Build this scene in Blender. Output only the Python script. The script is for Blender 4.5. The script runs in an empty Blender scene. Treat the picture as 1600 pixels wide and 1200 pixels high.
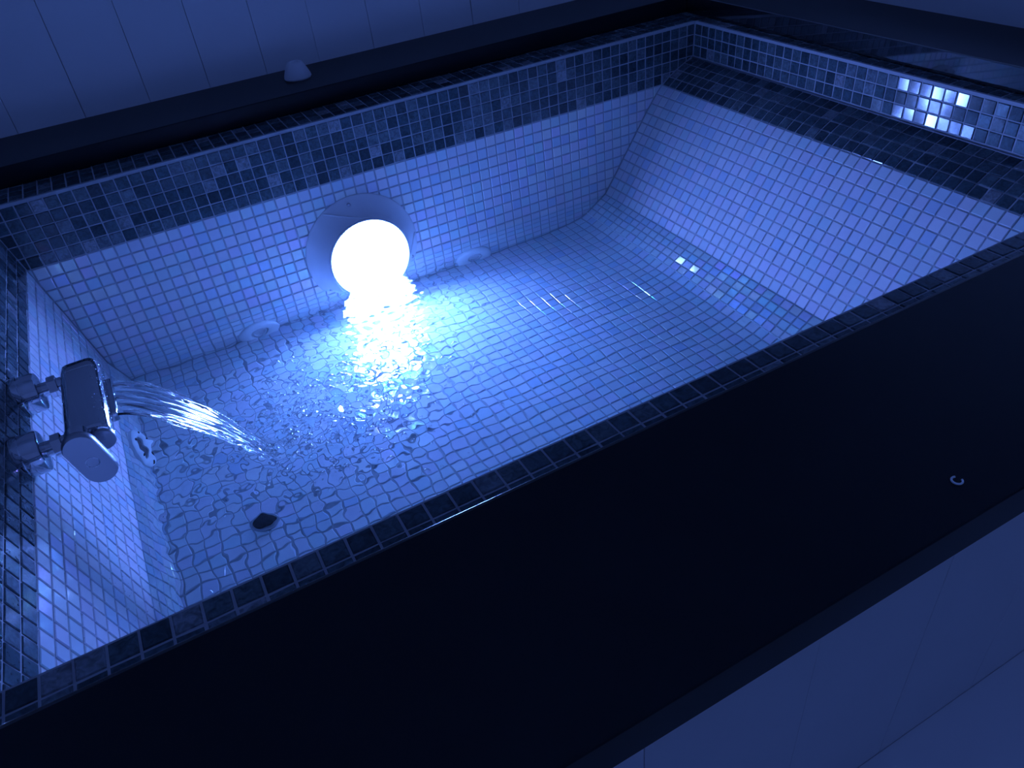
import bpy, bmesh, math, random
import numpy as np
from mathutils import Vector, Matrix

# ------------------------------------------------------------------ units
# The scene is laid out in mosaic pitches (25 mm); z = 0 is the top of the tiled rim.
S = 0.025
ZR = 0.64                       # rim height above the room floor (m)
def W(x, y, z): return Vector((x * S, y * S, ZR + z * S))
scene = bpy.context.scene
C = scene.collection
random.seed(7); rng = np.random.default_rng(7)

# ------------------------------------------------------------------ camera
cam_d = bpy.data.cameras.new('camera'); cam = bpy.data.objects.new('camera', cam_d); C.objects.link(cam)
CAM = Vector((0, 0, 20.202))
RX = (0.8764527, -0.47043297, -0.10258406)      # image right, in world axes
RY = (-0.36226407, -0.50394348, -0.78409548)    # image down
RZ = (0.31716779, 0.72438511, -0.61210358)      # view direction
FPX = 1204.5
m = Matrix(((RX[0], -RY[0], -RZ[0]), (RX[1], -RY[1], -RZ[1]), (RX[2], -RY[2], -RZ[2]))).to_4x4()
m.translation = W(*CAM)
cam.matrix_world = m
cam_d.sensor_fit = 'HORIZONTAL'; cam_d.sensor_width = 36.0
cam_d.lens = FPX / 1600 * 36
cam_d.clip_start = 0.01; cam_d.clip_end = 50
scene.camera = cam

# ------------------------------------------------------------------ world + view
world = bpy.data.worlds.new('dim_room'); scene.world = world; world.use_nodes = True
bg = world.node_tree.nodes['Background']
bg.inputs[0].default_value = (0, 0, 0, 1); bg.inputs[1].default_value = 0.0
LAMP_COLOR = (0.14, 0.27, 1.0); LAMP_STRENGTH = 190.0
vs = scene.view_settings
vs.view_transform = 'Standard'; vs.look = 'None'; vs.exposure = 0.0; vs.gamma = 1.0; vs.use_curve_mapping = False
cy = scene.cycles
cy.max_bounces = 14; cy.diffuse_bounces = 5; cy.glossy_bounces = 5; cy.transmission_bounces = 10
cy.sample_clamp_indirect = 0.0
cy.use_guiding = True
cy.guiding_training_samples = 0

# ------------------------------------------------------------------ materials
def mat(name):
    M = bpy.data.materials.new(name); M.use_nodes = True
    nt = M.node_tree; return M, nt, nt.nodes['Principled BSDF']
def node(nt, t, **kw):
    n = nt.nodes.new(t)
    for k, v in kw.items():
        if k.startswith('i_'): n.inputs[int(k[2:])].default_value = v
        else: setattr(n, k, v)
    return n
def pset(p, **kw):
    names = dict(base='Base Color', rough='Roughness', metal='Metallic', ior='IOR', coat='Coat Weight', coat_r='Coat Roughness',
                 spec='Specular IOR Level', trans='Transmission Weight', film='Thin Film Thickness', film_ior='Thin Film IOR')
    for k, v in kw.items(): p.inputs[names[k]].default_value = v
def plain(name, col, rough=0.5, metal=0.0, noise=0.0, scale=40.0, bump=0.0):
    M, nt, p = mat(name); pset(p, base=(*col, 1), rough=rough, metal=metal)
    if noise or bump:
        tc = node(nt, 'ShaderNodeTexCoord'); nz = node(nt, 'ShaderNodeTexNoise')
        nz.inputs['Scale'].default_value = scale; nz.inputs['Detail'].default_value = 6
        nt.links.new(tc.outputs['Object'], nz.inputs['Vector'])
        if noise:
            mx = node(nt, 'ShaderNodeMix', data_type='RGBA')
            mx.inputs[6].default_value = (*[c * (1 - noise) for c in col], 1)
            mx.inputs[7].default_value = (*[min(1, c * (1 + noise)) for c in col], 1)
            nt.links.new(nz.outputs['Fac'], mx.inputs[0]); nt.links.new(mx.outputs[2], p.inputs['Base Color'])
        if bump:
            b = node(nt, 'ShaderNodeBump'); b.inputs['Strength'].default_value = bump; b.inputs['Distance'].default_value = 0.001
            nt.links.new(nz.outputs['Fac'], b.inputs['Height']); nt.links.new(b.outputs['Normal'], p.inputs['Normal'])
    return M
def tile_mat(name, stops, rough, film=None, mottled=0.0):
    M, nt, p = mat(name); pset(p, rough=rough)
    oi = node(nt, 'ShaderNodeObjectInfo'); ge = node(nt, 'ShaderNodeNewGeometry')
    ad = node(nt, 'ShaderNodeMath', operation='ADD'); fr = node(nt, 'ShaderNodeMath', operation='FRACT')
    nt.links.new(oi.outputs['Random'], ad.inputs[0]); nt.links.new(ge.outputs['Random Per Island'], ad.inputs[1])
    nt.links.new(ad.outputs[0], fr.inputs[0])
    cr = node(nt, 'ShaderNodeValToRGB'); el = cr.color_ramp.elements
    cr.color_ramp.interpolation = 'CONSTANT' if not mottled else 'LINEAR'
    el[0].position = stops[0][0]; el[0].color = (*stops[0][1], 1); el[1].position = stops[1][0]; el[1].color = (*stops[1][1], 1)
    for pos, c in stops[2:]:
        e = el.new(pos); e.color = (*c, 1)
    nt.links.new(fr.outputs[0], cr.inputs[0])
    out = cr.outputs[0]
    if mottled:
        nz = node(nt, 'ShaderNodeTexNoise'); nz.inputs['Scale'].default_value = 130; nz.inputs['Detail'].default_value = 5; nz.inputs['Distortion'].default_value = 1.2
        nt.links.new(ge.outputs['Position'], nz.inputs['Vector'])
        mr = node(nt, 'ShaderNodeMapRange'); mr.inputs[1].default_value = 0.3; mr.inputs[2].default_value = 0.75
        mr.inputs[3].default_value = 1 - mottled; mr.inputs[4].default_value = 1 + mottled * 1.6
        nt.links.new(nz.outputs['Fac'], mr.inputs[0])
        mu = node(nt, 'ShaderNodeVectorMath', operation='SCALE')
        nt.links.new(out, mu.inputs[0]); nt.links.new(mr.outputs[0], mu.inputs['Scale']); out = mu.outputs[0]
    nt.links.new(out, p.inputs['Base Color'])
    if film:
        f = node(nt, 'ShaderNodeMapRange'); f.inputs[3].default_value = film[0]; f.inputs[4].default_value = film[1]
        w = node(nt, 'ShaderNodeMath', operation='MULTIPLY'); w.inputs[1].default_value = 7.31
        w2 = node(nt, 'ShaderNodeMath', operation='FRACT')
        nt.links.new(fr.outputs[0], w.inputs[0]); nt.links.new(w.outputs[0], w2.inputs[0]); nt.links.new(w2.outputs[0], f.inputs[0])
        nt.links.new(f.outputs[0], p.inputs['Thin Film Thickness']); p.inputs['Thin Film IOR'].default_value = 1.75
    return M
M_GROUT = plain('grout', (0.40, 0.41, 0.44), 0.85, noise=0.12, scale=120, bump=0.3)
M_WHITE = tile_mat('pearl_white_glass', [(0.0, (0.72, 0.76, 0.80)), (0.35, (0.76, 0.74, 0.82)), (0.6, (0.66, 0.76, 0.80)), (0.78, (0.80, 0.80, 0.82)), (0.92, (0.58, 0.70, 0.82))], 0.10, film=(230, 480))
M_DARK = tile_mat('slate_blue_glass', [(0.0, (0.025, 0.045, 0.055)), (0.5, (0.05, 0.085, 0.10)), (0.8, (0.085, 0.12, 0.13)), (0.94, (0.13, 0.16, 0.18)), (1.0, (0.24, 0.25, 0.27))], 0.10, mottled=0.45)
M_TOP = plain('black_worktop', (0.010, 0.012, 0.015), 0.30, noise=0.1, scale=60)
M_TOP.node_tree.nodes['Principled BSDF'].inputs['Specular IOR Level'].default_value = 0.2
M_EDGE = plain('polished_edge', (0.010, 0.011, 0.014), 0.03)
M_EDGE.node_tree.nodes['Principled BSDF'].inputs['IOR'].default_value = 2.5
M_ARRIS = plain('glossy_arris', (0.012, 0.013, 0.016), 0.17)  # front edge strip, added glossier than the slab to catch a highlight line
M_ARRIS.node_tree.nodes['Principled BSDF'].inputs['IOR'].default_value = 1.8
M_PAINT = plain('white_paint', (0.84, 0.84, 0.85), 0.45, noise=0.03, scale=9, bump=0.08)
M_PLASTIC = plain('white_plastic', (0.88, 0.89, 0.90), 0.3)
M_CHROME = plain('chrome', (0.58, 0.60, 0.64), 0.06, metal=1.0)
M_SATIN = plain('satin_steel', (0.45, 0.46, 0.5), 0.32, metal=1.0)
M_DRAIN = plain('dark_drain', (0.012, 0.013, 0.016), 0.25)
M_HOLE = plain('hole', (0.10, 0.09, 0.10), 0.7)
M_CERAMIC = plain('frosted_ceramic', (0.72, 0.72, 0.74), 0.5)
M_FLOOR = plain('floor_boards', (0.30, 0.30, 0.32), 0.6, noise=0.1, scale=20)
def emitter():
    M, nt, p = mat('lamp_glow')
    pset(p, base=(0, 0, 0, 1), rough=0.3)
    p.inputs['Emission Color'].default_value = (*LAMP_COLOR, 1); p.inputs['Emission Strength'].default_value = LAMP_STRENGTH
    return M
M_LAMP = emitter()
def glass(name, rough=0.0, ior=1.333, col=(0.74, 0.96, 0.98)):
    M, nt, p = mat(name); pset(p, base=(*col, 1), rough=rough, ior=ior, trans=1.0); return M
M_WATER = glass('water')
M_STREAM = glass('running_water', col=(1, 1, 1))
def film():
    M = bpy.data.materials.new('bubble_film'); M.use_nodes = True; nt = M.node_tree; nt.nodes.clear()
    o = node(nt, 'ShaderNodeOutputMaterial'); mx = node(nt, 'ShaderNodeMixShader'); t = node(nt, 'ShaderNodeBsdfTransparent')
    g = node(nt, 'ShaderNodeBsdfGlossy'); g.inputs['Roughness'].default_value = 0.03
    lw = node(nt, 'ShaderNodeFresnel'); lw.inputs[0].default_value = 2.2
    nt.links.new(lw.outputs[0], mx.inputs[0]); nt.links.new(t.outputs[0], mx.inputs[1]); nt.links.new(g.outputs[0], mx.inputs[2]); nt.links.new(mx.outputs[0], o.inputs[0])
    return M
M_FILM = film()

# ------------------------------------------------------------------ object helpers
ORG = {}
def empty(name, loc, label, cat, group=None):
    o = bpy.data.objects.new(name, None); C.objects.link(o); o.empty_display_size = 0.05
    o.location = loc; ORG[o.name] = Vector(loc); tag(o, label, cat, group); return o
def tag(o, label=None, cat=None, group=None, kind=None):
    if label: o['label'] = label
    if cat: o['category'] = cat
    if group: o['group'] = group
    if kind: o['kind'] = kind
    return o
def mesh_obj(name, verts, faces, material, parent=None, smooth=False, origin=None):
    """verts in metres (world); linked as one mesh object, local to its parent's origin"""
    org = ORG[parent.name] if parent else (Vector(origin) if origin is not None else Vector((0, 0, 0)))
    me = bpy.data.meshes.new(name)
    vv = np.asarray([tuple(v) for v in verts], dtype=float).reshape(-1, 3) - np.array(org)
    me.from_pydata(vv.tolist(), [], faces); me.materials.append(material)
    if smooth: me.polygons.foreach_set('use_smooth', [True] * len(me.polygons))
    me.update()
    o = bpy.data.objects.new(name, me); C.objects.link(o)
    if parent: o.parent = parent
    else: o.location = org
    ORG[o.name] = org
    return o
class MB:
    """collects geometry in tile units"""
    def __init__(s): s.v = []; s.f = []
    def add(s, vs_, fs_):
        n = len(s.v); s.v += [W(*v) for v in vs_]; s.f += [tuple(n + i for i in f) for f in fs_]; return s
    def box(s, x0, x1, y0, y1, z0, z1, b=0.0):
        if b <= 0:
            v = [(x, y, z) for z in (z0, z1) for y in (y0, y1) for x in (x0, x1)]
            return s.add(v, [(0, 2, 3, 1), (4, 5, 7, 6), (0, 1, 5, 4), (2, 6, 7, 3), (0, 4, 6, 2), (1, 3, 7, 5)])
        bm = bmesh.new(); bmesh.ops.create_cube(bm, size=1.0)
        for v in bm.verts: v.co = Vector((x0 + (v.co.x + .5) * (x1 - x0), y0 + (v.co.y + .5) * (y1 - y0), z0 + (v.co.z + .5) * (z1 - z0)))
        bmesh.ops.bevel(bm, geom=bm.edges[:], offset=b, segments=3, affect='EDGES', profile=0.5)
        s.bm(bm); return s
    def bm(s, bm):
        bm.verts.index_update(); s.add([tuple(v.co) for v in bm.verts], [tuple(v.index for v in f.verts) for f in bm.faces]); bm.free(); return s
    def lathe(s, o, ax, prof, n=40, arc=None, caps=True):
        """prof: list of (radius, height) along axis ax from point o"""
        ax = Vector(ax).normalized(); t = Vector((0, 0, 1)) if abs(ax.z) < .9 else Vector((1, 0, 0))
        u = ax.cross(t).normalized(); w = ax.cross(u); o = Vector(o); vs_ = []; fs_ = []
        for r, h in prof:
            for k in range(n):
                a = 2 * math.pi * k / n; vs_.append(tuple(o + ax * h + (u * math.cos(a) + w * math.sin(a)) * r))
        for i in range(len(prof) - 1):
            for k in range(n):
                k2 = (k + 1) % n; fs_.append((i * n + k, (i + 1) * n + k, (i + 1) * n + k2, i * n + k2)[::-1])
        if caps:
            if prof[0][0] > 1e-6: fs_.append(tuple(range(n)))
            if prof[-1][0] > 1e-6: fs_.append(tuple(range((len(prof) - 1) * n, len(prof) * n))[::-1])
        return s.add(vs_, fs_)
    def tube(s, pts, r, n=8):
        pts = [Vector(p) for p in pts]; rs = r if isinstance(r, (list, tuple)) else [r] * len(pts); vs_ = []; fs_ = []
        for i, p in enumerate(pts):
            d = (pts[min(i + 1, len(pts) - 1)] - pts[max(i - 1, 0)]).normalized()
            t = Vector((0, 0, 1)) if abs(d.z) < .9 else Vector((1, 0, 0)); u = d.cross(t).normalized(); w = d.cross(u)
            for k in range(n):
                a = 2 * math.pi * k / n; vs_.append(tuple(p + (u * math.cos(a) + w * math.sin(a)) * rs[i]))
        for i in range(len(pts) - 1):
            for k in range(n):
                k2 = (k + 1) % n; fs_.append((i * n + k, i * n + k2, (i + 1) * n + k2, (i + 1) * n + k))
        fs_.append(tuple(range(n))[::-1]); fs_.append(tuple(range((len(pts) - 1) * n, len(pts) * n)))
        return s.add(vs_, fs_)
    def prism(s, poly, axis, a0, a1):
        """poly: 2-D outline; axis 'y': (x,z), axis 'z': (x,y), axis 'x': (y,z)"""
        f = {'y': lambda p, a: (p[0], a, p[1]), 'z': lambda p, a: (p[0], p[1], a), 'x': lambda p, a: (a, p[0], p[1])}[axis]
        n = len(poly); vs_ = [f(p, a0) for p in poly] + [f(p, a1) for p in poly]
        fs_ = [(i, (i + 1) % n, n + (i + 1) % n, n + i) for i in range(n)] + [tuple(range(n))[::-1], tuple(range(n, 2 * n))]
        return s.add(vs_, fs_)
    def obj(s, name, material, parent=None, smooth=False, origin=None):
        o = mesh_obj(name, s.v, s.f, material, parent, smooth, origin)
        bm = bmesh.new(); bm.from_mesh(o.data); bmesh.ops.recalc_face_normals(bm, faces=bm.faces[:]); bm.to_mesh(o.data); bm.free()
        if smooth:
            try: o.data.set_sharp_from_angle(angle=math.radians(38))
            except Exception: pass
        return o

# ------------------------------------------------------------------ key dimensions (tile units)
YB, YF = 64.24, 19.7                 # inner back and front faces
XR = 52.6                             # upper right face
LS = 0.207                            # batter of the left end
def x_left(z): return -11.75 - LS * z
SLAB = 1.65                           # worktop thickness
WZ = -14.7                            # water level
FZ = -20.8                            # basin floor
WALLY, WALLX = 75.6, 62.2

# cross-section of the basin from the right rim down the backrest, along the floor
prof = [(XR - .007, -0.2), (XR - .042, -1.2), (XR - .077, -2.2), (XR - .112, -3.2), (XR - 0.23, -3.38)]
kind_rows = ['dark', 'dark', 'dark', 'gap']
x, z = prof[-1]
def step(ang, L=1.0):
    global x, z
    a = math.radians(ang); x -= L * math.cos(a); z -= L * math.sin(a); prof.append((x, z))
for a in (18, 23, 29, 36): step(a, 1.03); kind_rows.append('dark')
for a in (46, 51, 53.5) + (54.5,) * 12: step(a); kind_rows.append('white')
for a in (52, 40, 22, 12, 7, 4, 2): step(a); kind_rows.append('white')
x_, z_ = prof[-1]; FZ = z_
xl_floor = x_left(FZ)
while x - 1.0 > xl_floor + 0.25: step(0); kind_rows.append('white')
prof.append((xl_floor, FZ)); kind_rows.append('white')
right_prof = list(prof)
# left end, from the top down
ca = 1 / math.sqrt(1 + LS * LS)
left_rows = []
s_ = 0.2; L_tot = -FZ / ca
while s_ < L_tot - 0.1:
    e_ = min(s_ + 1.0, L_tot)
    left_rows.append((s_, e_, 'dark' if s_ < 5.1 else 'white')); s_ = e_
def left_pt(s): zz = -s * ca; return (x_left(zz), zz)
def x_right(zq):
    for (xa, za), (xb, zb) in zip(right_prof[:-1], right_prof[1:]):
        if za >= zq >= zb and za > zb: return xa + (xb - xa) * (za - zq) / (za - zb)
    return XR if zq > -1 else xl_floor

# ------------------------------------------------------------------ the room
fl = MB().box(-36, WALLX + 4, -56, WALLY + 6, -26.4, -25.6).obj('floor', M_FLOOR); tag(fl, 'grey boarded room floor', kind='structure')
wb = MB().box(-36, WALLX + 3, WALLY + 0.35, WALLY + 4, -25.6, 66).obj('wall_back', M_PAINT); tag(wb, 'white painted plank wall behind the bath', kind='structure')
jx = [-32, -29.4, -24.1, -18.8, -13.4, -8.05, -2.75, 2.58, 7.8, 12.98, 17.97, 23.4, 28.67, 34.0, 39.3, 44.6, 49.9, 55.2, 60.0, WALLX + 1]
for a, b in zip(jx[:-1], jx[1:]):
    d = random.uniform(-.03, .03); g1 = random.choice((.006, .015, .03)); g2 = random.choice((.006, .015, .03))
    MB().box(a + g1, b - g2, WALLY + d, WALLY + .5, -25.6, 66, 0.03).obj('plank', M_PAINT, wb)
wr = MB().box(WALLX + 0.35, WALLX + 4, -52, WALLY + 0.3, -25.6, 66).obj('wall_right', M_PAINT); tag(wr, 'white painted board wall beyond the backrest end', kind='structure')
jy = [-52, -30, -15, 0, 15, 30, WALLY - 0.05]
for a, b in zip(jy[:-1], jy[1:]):
    MB().box(WALLX, WALLX + .5, a + .03, b - .03, -25.6, 66, 0.04).obj('plank', M_PAINT, wr)

wl = MB().box(-36, -32, -52, WALLY + .3, -25.6, 66).obj('wall_left', M_PAINT); tag(wl, 'white painted side wall past the tap end', kind='structure')

wf = MB().box(-36, WALLX + 4, -44, -40, -25.6, 64).obj('wall_front', M_PAINT); tag(wf, 'white painted wall facing the bath', kind='structure')
ce = MB().box(-36, WALLX + 4, -44, WALLY + 4, 64, 67).obj('ceiling', M_PAINT); tag(ce, 'white painted ceiling', kind='structure')

# ------------------------------------------------------------------ tiled basin
bath = empty('bathtub', W(20, 42, -25.6), 'rectangular bath lined with white and slate-blue mosaic tiles', 'bathtub')
bs = MB()
poly = [(XR, 0.0)] + right_prof + [left_pt(0.0)] + [(-26, 0.0), (-26, FZ - 2.5), (WALLX - .2, FZ - 2.5), (WALLX - .2, 0.0)]
bs.prism(poly, 'y', YF - .6, YB + .6)
bs.box(-26, WALLX - .2, YB, WALLY - .1, FZ - 2.5, 0.0)
bs.box(-26, WALLX - .2, 9.6, YF, FZ - 2.5, 0.0)
basin = bs.obj('basin', M_GROUT, bath); basin['label'] = 'grey grout bed of the bath'

GAP, TH, BV = 0.05, 0.06, 0.04
tiles = []            # (poly3d list, normal, kind, full, matrix)
def put(O, U, V, N, u0, u1, v0, v1, kind, clip=None):
    """rectangular tile on plane O + uU + vV; clip: list of (a,b,c) keeping a*u+b*v<=c"""
    g = GAP
    P = [(u0 + g, v0 + g), (u1 - g, v0 + g), (u1 - g, v1 - g), (u0 + g, v1 - g)]
    full = abs(u1 - u0 - 1) < .08 and abs(v1 - v0 - 1) < .08
    for (a, b, c) in (clip or []):
        Q = []
        for i in range(len(P)):
            p, q = P[i], P[(i + 1) % len(P)]; dp, dq = a * p[0] + b * p[1] - c, a * q[0] + b * q[1] - c
            if dp <= 0: Q.append(p)
            if (dp < 0 < dq) or (dq < 0 < dp):
                t = dp / (dp - dq); Q.append((p[0] + t * (q[0] - p[0]), p[1] + t * (q[1] - p[1])))
        if len(Q) != 4 or any(abs(x1[0] - x2[0]) + abs(x1[1] - x2[1]) > 1e-6 for x1, x2 in zip(P, Q)): full = False
        P = Q
        if len(P) < 3: return
    ar = abs(sum(P[i][0] * P[(i + 1) % len(P)][1] - P[(i + 1) % len(P)][0] * P[i][1] for i in range(len(P)))) / 2
    if ar < 0.04: return
    tiles.append((P, O, U, V, N, kind, full, (u0, u1, v0, v1)))
ex, ey, ez = Vector((1, 0, 0)), Vector((0, 1, 0)), Vector((0, 0, 1))
# back wall (and the hidden front wall): rows down from the rim
rows = [(-0.2 - i, max(-1.2 - i, FZ)) for i in range(int(-FZ - .2) + 1) if -0.2 - i - max(-1.2 - i, FZ) > .15]
LAMPX, LAMPZ = 15.0, -12.15
for yy, N in ((YB, -ey), (YF, ey)):
    for i, (zt, zb) in enumerate(rows):
        k = 'dark' if i < 5 else 'white'
        xa, xb = x_right(zt), x_right(zb + 1e-4); la, lb = x_left(zt), x_left(zb)
        # right: x <= xa + (xb-xa)*(zt-z)/(zt-zb)
        sl = (xb - xa) / (zt - zb); cr_ = (1.0, sl, xa + sl * zt - 0.10)
        sl2 = (lb - la) / (zt - zb); cl_ = (-1.0, -sl2, -(la + sl2 * zt) - 0.10)
        for c in range(-13, 54):
            u0 = c + .66
            if u0 > max(xa, xb) or u0 + 1 < min(la, lb): continue
            if yy == YB and all(math.hypot(u - LAMPX, v - LAMPZ) < 4.7 for u in (u0, u0 + 1) for v in (zt, zb)): continue
            put(Vector((0, yy, 0)), ex, ez, N, u0, u0 + 1, zb, zt, k, [cr_, cl_])
# backrest + floor
ycols = [YB - .12 - i for i in range(46)]
for i, k in enumerate(kind_rows):
    if k == 'gap': continue
    a, b = Vector((right_prof[i][0], 0, right_prof[i][1])), Vector((right_prof[i + 1][0], 0, right_prof[i + 1][1]))
    L = (b - a).length; V = (b - a) / L; N = V.cross(ey)          # inward normal
    if N.dot(Vector((10, 0, 5)) - a) < 0: N = -N
    if L < .25: continue
    for yt in ycols:
        y0 = max(yt - 1, YF + .1)
        if yt - y0 < .25: continue
        if k == 'white' and right_prof[i][1] < FZ + .01 and math.hypot((a.x + b.x) / 2 + 1.45, yt - .5 - 41.4) < .55: continue
        put(a, ey, V, N, y0, yt, 0.0 if i > 3 else 0.0, L, k)
# left end
for (s0, s1, k) in left_rows:
    a = left_pt(s0); b = left_pt(s1); A = Vector((a[0], 0, a[1])); Bv = Vector((b[0], 0, b[1])); L = (Bv - A).length; V = (Bv - A) / L; N = Vector((V.z * -1, 0, V.x))
    if N.x < 0: N = -N
    for yt in ycols:
        y0 = max(yt - 1, YF + .1)
        if yt - y0 < .25 or L < .25: continue
        put(A, ey, V, N, y0, yt, 0, L, k)
# rims
for c in range(-25, 60):
    for r in range(4):   # back
        put(Vector((0, 0, 0)), ex, ey, ez, c + .45, c + 1.45, YB + .2 + r, YB + 1.2 + r, 'dark')
    for r, (ya, yb_) in enumerate(((18.70, 19.65), (17.7, 18.70), (16.7, 17.7))):
        put(Vector((0, 0, 0)), ex, ey, ez, c + .45, c + 1.45, ya, yb_, 'dark')
for yt in ycols:
    y0 = max(yt - 1, YF)
    if yt - y0 < .25: continue
    for r in range(2): put(Vector((0, 0, 0)), ex, ey, ez, XR + .2 + r, XR + 1.2 + r, y0, yt, 'dark')
    for r in range(2): put(Vector((0, 0, 0)), ex, ey, ez, -12.95 - r, -11.95 - r, y0, yt, 'dark')

def tile_geo(P, h, b):
    """rings of a pillowed tile over outline P (2-D), height h: base, shoulder, crown"""
    cx = sum(p[0] for p in P) / len(P); cy_ = sum(p[1] for p in P) / len(P); n = len(P); out = []
    for (ins, hh) in ((0, -0.03), (0, h - b), (b, h)):
        for p in P:
            d = Vector((cx - p[0], cy_ - p[1])); L = max(d.length, 1e-6); k = min(ins * 1.414 / L, .5)
            out.append((p[0] + d.x * k, p[1] + d.y * k, hh))
    f = [tuple(range(2 * n, 3 * n))]
    for r in range(2):
        for i in range(n): f.append((r * n + i, r * n + (i + 1) % n, (r + 1) * n + (i + 1) % n, (r + 1) * n + i))
    return out, f
def project(P3):
    d = P3 - CAM; zc = d.dot(Vector(RZ))
    if zc < 1: return None
    return (800 + FPX * d.dot(Vector(RX)) / zc, 600 + FPX * d.dot(Vector(RY)) / zc)
scored = []
for i, (P, O, U, V, N, kind, full, R_) in enumerate(tiles):
    if not full: continue
    c3 = O + U * ((R_[0] + R_[1]) / 2) + V * ((R_[2] + R_[3]) / 2)
    d = c3 - CAM
    if N.dot(d) >= 0: continue
    t = (SLAB - CAM.z) / d.z
    if (CAM + d * t).y < 17.0: continue
    if c3.z < -.3:
        t = (0 - CAM.z) / d.z
        if (CAM + d * t).y < YF: continue
    q = [project(O + U * u + V * v) for u, v in ((R_[0], R_[2]), (R_[1], R_[2]), (R_[1], R_[3]), (R_[0], R_[3]))]
    if any(a is None or not (0 < a[0] < 1600 and 0 < a[1] < 1200) for a in q): continue
    ar = abs(sum(q[j][0] * q[(j + 1) % 4][1] - q[(j + 1) % 4][0] * q[j][1] for j in range(4))) / 2
    scored.append((ar, i, kind))
scored.sort(reverse=True)
single = set()
for kind in ('white', 'dark'): single |= {i for a, i, k in [s for s in scored if s[2] == kind][:300]}
unit_P = [(-.5 + GAP, -.5 + GAP), (.5 - GAP, -.5 + GAP), (.5 - GAP, .5 - GAP), (-.5 + GAP, .5 - GAP)]
uv, uf = tile_geo(unit_P, TH, BV)
shared = {}
for kind, M in (('white', M_WHITE), ('dark', M_DARK)):
    me = bpy.data.meshes.new(kind + '_tile'); me.from_pydata([(a * S, b * S, c * S) for a, b, c in uv], [], uf); me.materials.append(M); me.update(); shared[kind] = me
fields = {'white': ([], []), 'dark': ([], [])}
OB = ORG[basin.name]
for i, (P, O, U, V, N, kind, full, R_) in enumerate(tiles):
    jit = 0.012 + (0.012 if kind == 'dark' else 0)
    ta, tb, hz = random.gauss(0, jit), random.gauss(0, jit), random.uniform(-.012, .012)
    cu, cv = (R_[0] + R_[1]) / 2, (R_[2] + R_[3]) / 2
    right = U.cross(V).dot(N) > 0
    if i in single:
        c3 = O + U * cu + V * cv + N * hz
        if right: ax, ay = U, V * (R_[3] - R_[2])
        else: ax, ay = V * (R_[3] - R_[2]), U
        sx = (R_[1] - R_[0]) if right else 1.0
        o = bpy.data.objects.new(kind + '_tile', shared[kind]); C.objects.link(o); o.parent = basin
        Mx = Matrix(((ax.x * sx, ay.x, N.x, 0), (ax.y * sx, ay.y, N.y, 0), (ax.z * sx, ay.z, N.z, 0), (0, 0, 0, 1)))
        Mx = Mx @ Matrix.Rotation(ta, 4, 'X') @ Matrix.Rotation(tb, 4, 'Y')
        Mx.translation = W(*c3) - OB
        o.matrix_local = Mx
    else:
        vs_, fs_ = tile_geo(P, TH + hz, BV)
        fv, ff = fields[kind]; n = len(fv)
        for (u, v, h) in vs_:
            q = O + U * u + V * v + N * (h + (u - cu) * ta + (v - cv) * tb); fv.append(W(*q))
        ff += [tuple(n + j for j in (f if right else f[::-1])) for f in fs_]
for kind, M in (('white', M_WHITE), ('dark', M_DARK)):
    o = mesh_obj(kind + '_mosaic', fields[kind][0], fields[kind][1], M, basin); o['kind'] = 'stuff'
    o['label'] = {'white': 'pearly white mosaic lining', 'dark': 'slate-blue mosaic band and rim'}[kind]
# splashed drops clinging to the tap end
mb = MB()
for k in range(260):
    sd = random.triangular(4, 14.6, 14.4); px_, pz_ = left_pt(sd); r = random.uniform(.015, .045); yq = random.triangular(24, 52, 38)
    bm = bmesh.new(); bmesh.ops.create_icosphere(bm, subdivisions=1, radius=r, matrix=Matrix.Translation((px_ + .07, yq, pz_))); mb.bm(bm)
o = mb.obj('splash_drops', M_STREAM, basin, True); o['kind'] = 'stuff'; o['label'] = 'clear splashed drops on the tiles'
# pale bead at the head of the backrest and the joint strip low on it
hx, hz_ = prof[4]
MB().tube([(hx - .02, YF + .1, hz_ + .03), (hx - .02, YB - .1, hz_ + .03)], .09, 8).obj('edge_trim', M_SATIN, basin, True)
j = next(i for i, p_ in enumerate(right_prof) if p_[1] < -17.4)
jxx, jzz = right_prof[j]
MB().tube([(jxx - .03, YF + .1, jzz + .05), (jxx - .03, YB - .1, jzz + .05)], .075, 8).obj('edge_trim', M_PLASTIC, basin, True)

# ------------------------------------------------------------------ worktop, panel, step
wt = empty('worktop', W(20, 12, 0), 'glossy black worktop framing the tiled bath', 'worktop')
MB().box(-30, WALLX - .02, 8.13, 16.93, 0.09, SLAB, 0.07).obj('front_slab', M_TOP, wt)
MB().box(-30, WALLX - .02, 67.55, WALLY - .05, 0.09, SLAB, 0.07).obj('back_slab', M_TOP, wt)
MB().box(54.18, WALLX - .02, 16.88, 67.6, 0.09, SLAB - .005, 0.07).obj('end_slab', M_TOP, wt)
MB().prism([(53.985, 0.09), (54.30, 0.09), (54.30, SLAB), (54.125, SLAB), (54.105, SLAB - .02)], 'y', 16.9, 67.58).obj('edge_band', M_EDGE, wt)
ar = [(16.80, 0.09), (16.99, 0.09)] + [(16.88 + .11 * math.cos(math.radians(a)), SLAB - .105 + .11 * math.sin(math.radians(a))) for a in range(0, 91, 15)] + [(16.80, SLAB + .005)]
MB().prism(ar, 'x', -29.9, 54.0).obj('edge_band', M_ARRIS, wt, True)
MB().box(-30, -14.0, 16.88, 67.6, 0.09, SLAB - .005, 0.07).obj('end_slab', M_TOP, wt)
PY, SZ = 8.75, -14.7
bp = empty('wainscot', W(20, PY, -25.6), 'white painted board panel under the black worktop', 'panel')
jp = [-30, -22.4, -16.7, -11, -5.2, .6, 6.4, 13.0, 18.9, 24.7, 30.5, 36.3, 42.1, 47.9, 53.7, WALLX - .1]
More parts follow.
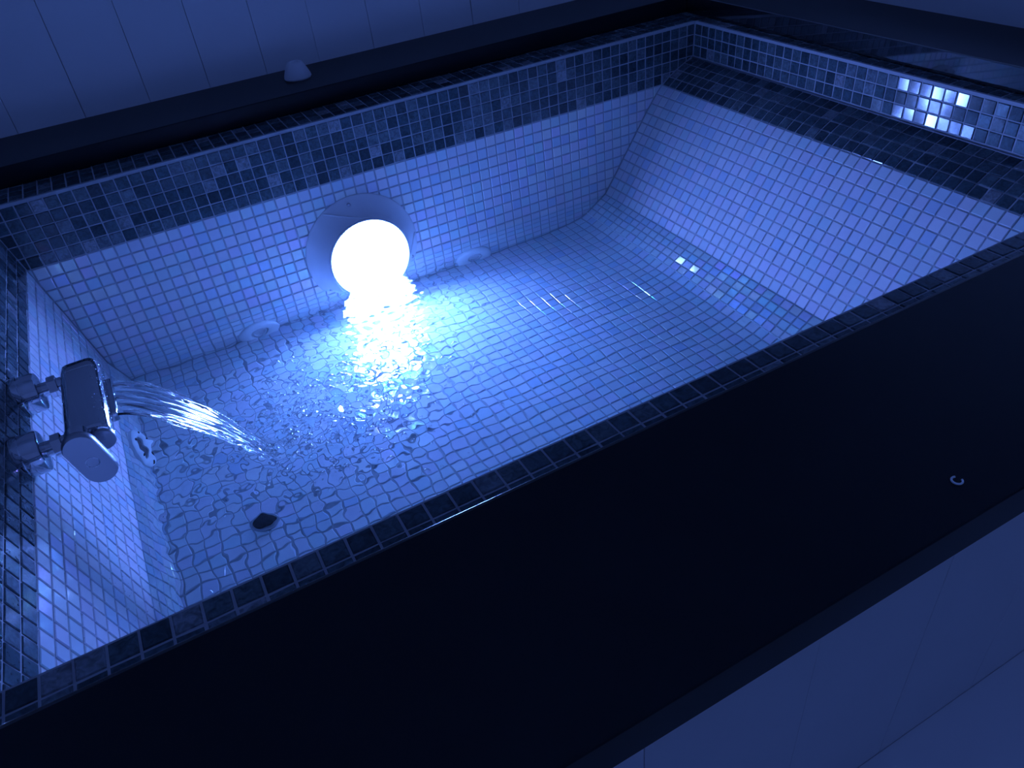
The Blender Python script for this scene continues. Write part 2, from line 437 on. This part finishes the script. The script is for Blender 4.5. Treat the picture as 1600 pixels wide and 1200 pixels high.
for a, b in zip(jp[:-1], jp[1:]):
    MB().box(a + .012, b - .012, PY + random.uniform(-.02, .02), 9.5, -25.6, 0.05, 0.025).obj('board', M_PAINT, bp)
st = empty('step', W(20, -2, -25.6), 'white painted step in front of the bath panel', 'step')
MB().box(-30, WALLX - .1, -12, PY - .015, SZ - 1.0, SZ, 0.02).obj('tread', M_PAINT, st)
MB().box(-30, WALLX - .1, -11.4, -10.6, -25.6, SZ - 1.0, 0.05).obj('riser', M_PAINT, st)

# ------------------------------------------------------------------ bath lamp
LY = 62.05
lamp = empty('pool_light', W(LAMPX, YB, LAMPZ), 'round pool light glowing blue-white in a pale flange on the tiled wall', 'light')
fo = (LAMPX, YB, LAMPZ); fa = (0, -1, 0)
fl_ = MB().lathe(fo, fa, [(5.3, -.2), (5.3, .12), (5.22, .22), (5.0, .28), (3.95, 1.62), (3.78, 1.9), (3.72, 1.95), (3.52, 1.95), (3.52, -.2)], 72).obj('flange', M_PLASTIC, lamp, True)
LXc = LAMPX
MB().lathe((LXc, YB, LAMPZ), fa, [(3.72, 1.8), (3.72, 2.26), (3.66, 2.30), (3.60, 2.27), (3.56, 1.95)], 72, caps=False).obj('trim_ring', M_PLASTIC, lamp, True)
MB().lathe((LXc, YB, LAMPZ), fa, [(3.40, 1.2), (3.40, 2.1), (3.1, 2.15), (2.3, 2.2), (1.2, 2.23), (0.0, 2.24)], 64).obj('lens', M_LAMP, lamp, True)
for k in range(3):
    a = math.radians(78 + 120 * k); t = Vector((-math.sin(a), 0, math.cos(a))); r = Vector((math.cos(a), 0, math.sin(a)))
    pts = []
    for q in range(7):
        p_ = Vector((LAMPX, 0, LAMPZ)) + r * 3.75 + t * (q / 6 * 3.55); rad = math.hypot(p_.x - LAMPX, p_.z - LAMPZ)
        hh = np.interp(rad, [3.72, 3.78, 3.95, 5.0, 5.3], [1.95, 1.9, 1.62, .28, .15]); pts.append((p_.x, YB - hh, p_.z))
    MB().tube(pts, .085, 8).obj('rib', M_PLASTIC, fl_, True)
    a2 = math.radians(95 + 120 * k)
    MB().lathe((LAMPX + 4.75 * math.cos(a2), YB - .5, LAMPZ + 4.75 * math.sin(a2)), fa, [(.17, 0), (.17, .16), (.1, .2), (0, .2)], 12).obj('screw', M_SATIN, fl_, True)

# ------------------------------------------------------------------ jets, suction cover, drain
for n_, (jx_, jz_, lab) in enumerate(((3.83, -18.75, 'white round jet fitting low on tiled wall nearer the tap'), (25.75, -18.85, 'white round jet fitting low on tiled wall nearer the backrest'))):
    o = empty('jet_nozzle', W(jx_, YB, jz_), lab, 'nozzle', 'jet fittings below the water')
    MB().lathe((jx_, YB, jz_), fa, [(1.9, -.1), (1.9, .16), (1.8, .3), (1.5, .42), (1.0, .46), (.8, .4), (.74, .12), (.74, -.1)], 44).obj('flange', M_PLASTIC, o, True)
    MB().lathe((jx_, YB, jz_), fa, [(.74, .05), (.68, .3), (.5, .34), (.45, .2), (.0, .18)], 32).obj('eyeball', M_CERAMIC, o, True)
sx_ = x_left(-18.0); nL = Vector((1, 0, LS)).normalized()
suc = empty('suction_cover', W(sx_, 53.0, -18.0), 'white ring-shaped suction fitting with screws on the end wall below the tap', 'fitting')
so = Vector((sx_, 53.0, -18.0))
MB().lathe(so, nL, [(2.1, -.1), (2.1, .3), (2.0, .42), (1.7, .5), (1.4, .46), (1.2, .3), (1.2, -.1)], 44).obj('ring', M_PLASTIC, suc, True)
MB().lathe(so, nL, [(1.2, .0), (1.2, .16), (0, .16)], 32).obj('cover_plate', M_HOLE, suc, True)
tL = nL.cross(ey).normalized()
for k in range(6):
    a = math.radians(30 + 60 * k); c3 = so + (ey * math.cos(a) + tL * math.sin(a)) * 1.68
    MB().lathe(c3, nL, [(.15, .4), (.15, .54), (.0, .55)], 10).obj('screw', M_DRAIN, suc, True)
dr = empty('drain', W(-1.45, 41.4, FZ), 'dark round drain plug set in the bath floor', 'drain')
MB().lathe((-1.45, 41.4, FZ), (0, 0, 1), [(1.05, -.2), (1.05, .14), (.98, .2), (.8, .2), (.75, .05)], 36, caps=False).obj('collar', M_SATIN, dr, True)
MB().lathe((-1.45, 41.4, FZ), (0, 0, 1), [(.76, -.1), (.76, .3), (.7, .4), (.4, .46), (0, .47)], 36).obj('plug', M_DRAIN, dr, True)

# ------------------------------------------------------------------ tap
tap = empty('bath_tap', W(x_left(-4.3), 41.5, -4.3), 'chrome bath mixer tap pouring water on the end wall', 'tap')
X0, X1, Z0, Z1, Y0, Y1 = -8.65, -6.45, -5.35, -3.6, 37.9, 45.2
def rounded(x0, x1, z0, z1, r, n=6):
    P = []
    for (cx, cz, a0) in ((x1 - r, z1 - r, 0), (x0 + r, z1 - r, 90), (x0 + r, z0 + r, 180), (x1 - r, z0 + r, 270)):
        for k in range(n + 1):
            a = math.radians(a0 + 90 * k / n); P.append((cx + r * math.cos(a), cz + r * math.sin(a)))
    return P
def loft_y(sections, mb):
    n = len(sections[0][1]); vs_ = []; fs_ = []
    for y, P in sections: vs_ += [(p[0], y, p[1]) for p in P]
    for i in range(len(sections) - 1):
        for k in range(n): fs_.append((i * n + k, i * n + (k + 1) % n, (i + 1) * n + (k + 1) % n, (i + 1) * n + k))
    fs_.append(tuple(range(n))[::-1]); fs_.append(tuple(range((len(sections) - 1) * n, len(sections) * n)))
    mb.add(vs_, fs_); return mb
def rr(i): return rounded(X0 + i, X1 - i, Z0 + i, Z1 - i, .62 - min(i, .3))
loft_y([(Y0, rr(.14)), (Y0 + .06, rr(.04)), (Y0 + .16, rr(0)), (Y1 - 1.0, rr(0)), (Y1 - .96, rr(.05))], MB()).obj('body', M_CHROME, tap, True)
loft_y([(Y1 - .96, rr(.05)), (Y1 - .93, rr(.0)), (Y1 - .16, rr(0)), (Y1 - .05, rr(.05)), (Y1, rr(.18))], MB()).obj('end_cap', M_CHROME, tap, True)
MB().box(X1 - .15, X1 + .32, 39.9, 43.7, -5.15, -4.55, .1).obj('spout', M_CHROME, tap, True)
for yy in (38.45, 44.45):
    zc = -4.35; xw = x_left(zc); o3 = Vector((xw, yy, zc))
    MB().lathe(o3, (1, 0, 0), [(1.2, -.3), (1.2, .2), (1.14, .25), (1.14, .95), (1.08, 1.06), (.98, 1.1), (.5, 1.1)], 40).obj('escutcheon', M_CHROME, tap, True)
    MB().lathe(o3, (1, 0, 0), [(.42, 1.1), (.42, 2.5)], 24).obj('inlet_pipe', M_CHROME, tap, True)
    MB().lathe(o3, (1, 0, 0), [(.4, 1.5), (.62, 1.55), (.62, 2.0), (.4, 2.05)], 6).obj('union_nut', M_CHROME, tap, False)
# lever end: neck, hanging lever, stop knob
MB().lathe((-8.0, Y0 + .1, -3.9), (0, -1, 0), [(.62, 0), (.62, .9), (.58, .95)], 32).obj('neck', M_CHROME, tap, True)
ca_, sa_ = math.cos(math.radians(-78)), math.sin(math.radians(-78))
def lever_outline(r, L, n=10):
    P = []
    for k in range(n + 1):
        a = math.radians(90 + 180 * k / n); P.append((r * math.cos(a), r * math.sin(a)))
    for k in range(n + 1):
        a = math.radians(-90 + 180 * k / n); P.append((L + r * math.cos(a), r * math.sin(a)))
    return [(-7.9 + ca_ * p - sa_ * q, -3.75 + sa_ * p + ca_ * q) for p, q in P]
lv = loft_y([(36.95, lever_outline(.76, 1.65)), (36.85, lever_outline(.82, 1.65)), (36.5, lever_outline(.82, 1.65)), (36.4, lever_outline(.76, 1.65))], MB()).obj('lever', M_SATIN, tap, True)
lc = (-7.9 + ca_ * 1.0, 36.4, -3.75 + sa_ * 1.0)
MB().lathe(lc, (0, -1, 0), [(.34, -.02), (.34, .02), (.29, .025), (.27, -.01)], 24, caps=False).obj('emblem_ring', M_CHROME, lv, True)
MB().lathe((-6.98, Y0 + .2, -4.55), (0, -1, 0), [(.6, 0), (.62, .35), (.58, .42), (0, .45)], 32).obj('stop_knob', M_SATIN, tap, True)
# water beads on the chrome
mb = MB()
for k in range(150):
    y = random.uniform(Y0 + .2, Y1 - .1); a = random.uniform(10, 80); r = random.uniform(.015, .05)
    if random.random() < .6: c3 = (X1 - .62 + .62 * math.cos(math.radians(a)), y, Z1 - .62 + .62 * math.sin(math.radians(a)))
    else: c3 = (X1, y, random.uniform(Z0 + .6, Z1 - .6))
    bm = bmesh.new(); bmesh.ops.create_icosphere(bm, subdivisions=1, radius=r, matrix=Matrix.Translation(c3)); mb.bm(bm)
o = mb.obj('water_beads', M_STREAM, tap, True); o['kind'] = 'stuff'; o['label'] = 'clear water beads on the chrome'

# ------------------------------------------------------------------ water in the bath
SX, SY = 0.6, 44.9
nx, ny = 520, 440
gx = np.linspace(-9.6, 43.4, nx); gy = np.linspace(YF - .3, YB + .3, ny)
X, Y = np.meshgrid(gx, gy, indexing='ij')
Rr = np.hypot(X - SX, Y - SY)
def waves(n, lam0, lam1, seed):
    r_ = np.random.default_rng(seed); H = np.zeros_like(X)
    for _ in range(n):
        lam = r_.uniform(lam0, lam1); th = r_.uniform(0, 2 * np.pi); k = 2 * np.pi / lam
        H += np.sin(k * (X * np.cos(th) + Y * np.sin(th)) + r_.uniform(0, 6.28)) / k
    return H * math.sqrt(2.0 / n)               # slope rms about 1
calm = 0.010 + 0.085 * np.exp(-(Rr / 13.0))
H = waves(16, 2.2, 5.5, 1) * calm
H += waves(20, 0.65, 1.5, 2) * (0.20 * np.exp(-(Rr / 7.0) ** 1.5) + 0.13 * np.exp(-((X - 8) / 7) ** 2 - ((Y - 48) / 8) ** 2))
H += waves(22, 0.45, 0.95, 5) * 0.17 * np.exp(-((X - 5) / 5.5) ** 2 - ((Y - 46) / 4.5) ** 2)
H += waves(24, 0.5, 1.2, 3) * 0.13 * np.exp(-((X - 14) / 7) ** 2 - ((Y - 58) / 7) ** 2)
H += 0.035 * np.exp(-Rr / 9.0) * np.sin(2 * np.pi * Rr / 1.9) * np.clip(Rr / 2, 0, 1)
H += 0.10 * np.exp(-(Rr / 1.4) ** 2)
Z = WZ + H
V_ = [W(a, b, c) for a, b, c in zip(X.ravel(), Y.ravel(), Z.ravel())]
F_ = [(i * ny + j, (i + 1) * ny + j, (i + 1) * ny + j + 1, i * ny + j + 1) for i in range(nx - 1) for j in range(ny - 1)]
ring = [i * ny for i in range(nx)] + [(nx - 1) * ny + j for j in range(1, ny)] + [i * ny + ny - 1 for i in range(nx - 2, -1, -1)] + [j for j in range(ny - 2, 0, -1)]
base = len(V_); zb = FZ - 1.2
V_ += [W(X.ravel()[i], Y.ravel()[i], zb) for i in ring]
nr = len(ring)
F_ += [(ring[(k + 1) % nr], ring[k], base + k, base + (k + 1) % nr) for k in range(nr)]
F_.append(tuple(base + k for k in range(nr))[::-1])
wo = mesh_obj('bath_water', V_, F_, M_WATER, None, True, origin=W(17, 42, zb))
tag(wo, 'clear rippled water part filling the mosaic bath', 'water', kind='stuff')

# the falling stream from the spout
def traj(s, w):
    """s along the fall 0..1, w across -1 (near edge) .. 1 (far edge)"""
    x = -6.3 + 6.9 * s; z = -4.8 - 10.0 * s ** 1.55
    yf = 43.55 + 1.75 * s; yn = 40.0 + 3.9 * s ** 2.2
    y = (yf + yn) / 2 + w * (yf - yn) / 2
    return x, y, z
ns, nw = 60, 28
mb = MB(); vs_ = []; fs_ = []
for i in range(ns + 1):
    s = i / ns * 1.03; th = 0.16 + .22 * s
    for k in range(2 * nw):
        side = 1 if k < nw else -1
        w = -1 + 2 * ((k + .5) / nw) if side > 0 else 1 - 2 * ((k - nw + .5) / nw)
        x, y, z = traj(s, w * (1 + .03 * math.sin(9 * s + 3 * w)))
        edge = math.sqrt(max(0, 1 - w * w)) * .7 + .3 + .8 * math.exp(-((abs(w) - .88) / .12) ** 2)
        rip = 1 + .45 * math.sin(w * 17 + 2.0 * math.sin(6 * s) + 5 * s) * (.4 + s) + .25 * math.sin(w * 9 - 11 * s + side)
        d = side * th * .5 * edge * max(.25, rip)
        tx, tz = 6.9, -15.5 * max(s, .02) ** .55; ln = math.hypot(tx, tz)
        vs_.append((x - tz / ln * d, y, z + tx / ln * d))
m2 = 2 * nw
for i in range(ns):
    for k in range(m2): fs_.append((i * m2 + k, i * m2 + (k + 1) % m2, (i + 1) * m2 + (k + 1) % m2, (i + 1) * m2 + k))
fs_.append(tuple(range(m2))); fs_.append(tuple(range(ns * m2, (ns + 1) * m2)))
mb.add(vs_, fs_)
ro = random.Random(4)
for k in range(46):      # strands and flung drops along the edges
    w0 = ro.choice([-1, 1]) * ro.uniform(.75, 1.12); s0 = ro.uniform(.1, .8); L = ro.uniform(.06, .22); dz = ro.uniform(-.1, .22)
    pts = []
    for q in range(7):
        x, y, z = traj(s0 + L * q / 6, w0); pts.append((x, y, z + dz))
    r0 = ro.uniform(.018, .05); mb.tube(pts, [r0 * math.sin(math.pi * (q + .6) / 7.2) + .006 for q in range(7)], 6)
for k in range(70):
    s0 = 1 - abs(ro.gauss(0, .12)); x, y, z = traj(s0, ro.gauss(0, 1.3)); r0 = ro.uniform(.02, .07)
    bm = bmesh.new(); bmesh.ops.create_icosphere(bm, subdivisions=1, radius=r0, matrix=Matrix.Translation((x + ro.gauss(0, .5), y + ro.gauss(0, .4), z + abs(ro.gauss(0, .4))))); mb.bm(bm)
so_ = mb.obj('water_stream', M_STREAM, None, True, origin=W(0, 44.5, WZ))
tag(so_, 'clear sheet of water falling from the chrome tap', 'water', kind='stuff')
# bubbles drifting from the splash
mb = MB()
def hat(x, y):
    i = int(round((x - gx[0]) / (gx[1] - gx[0]))); j = int(round((y - gy[0]) / (gy[1] - gy[0]))); i = min(max(i, 0), nx - 1); j = min(max(j, 0), ny - 1); return Z[i, j]
for k in range(340):
    if k < 250: x = SX + abs(ro.gauss(4.5, 3.8)); y = SY + ro.gauss(.5, 4.2)
    else: x = SX + ro.uniform(2, 17); y = SY + ro.gauss(1.5, 4.5)
    r0 = min(.36, .06 + ro.expovariate(9)); bm = bmesh.new()
    bmesh.ops.create_uvsphere(bm, u_segments=10, v_segments=8, radius=r0, matrix=Matrix.Translation((x, y, hat(x, y))))
    bmesh.ops.delete(bm, geom=[v for v in bm.verts if v.co.z < hat(x, y) - .01 - r0 * .15], context='VERTS'); mb.bm(bm)
bo = mb.obj('bubbles', M_FILM, None, True, origin=W(6, 45, WZ)); tag(bo, 'clear bubbles drifting on the water by the splash', 'bubbles', kind='stuff')

# ------------------------------------------------------------------ small things
co = MB().lathe((14.85, 71.85, SLAB), (0, 0, 1), [(1.12, 0), (1.2, .12), (1.16, .3), (.98, .75), (.8, 1.1), (.68, 1.3), (.55, 1.38), (.35, 1.36), (.3, 1.3), (0, 1.3)], 40).obj('cone_holder', M_CERAMIC, None, True, origin=W(14.85, 71.85, SLAB))
tag(co, 'small white flat-topped cone standing on the black ledge', 'ornament')
pts = [(18.72 + .16 * math.cos(math.radians(a)), 9.38 + .16 * math.sin(math.radians(a)), SLAB + .035) for a in range(60, 341, 20)]
cu = MB().tube(pts, .035, 8).obj('curl', M_PLASTIC, None, True, origin=W(18.72, 9.38, SLAB)); tag(cu, 'tiny pale C-shaped curl lying on the black worktop', 'clip')
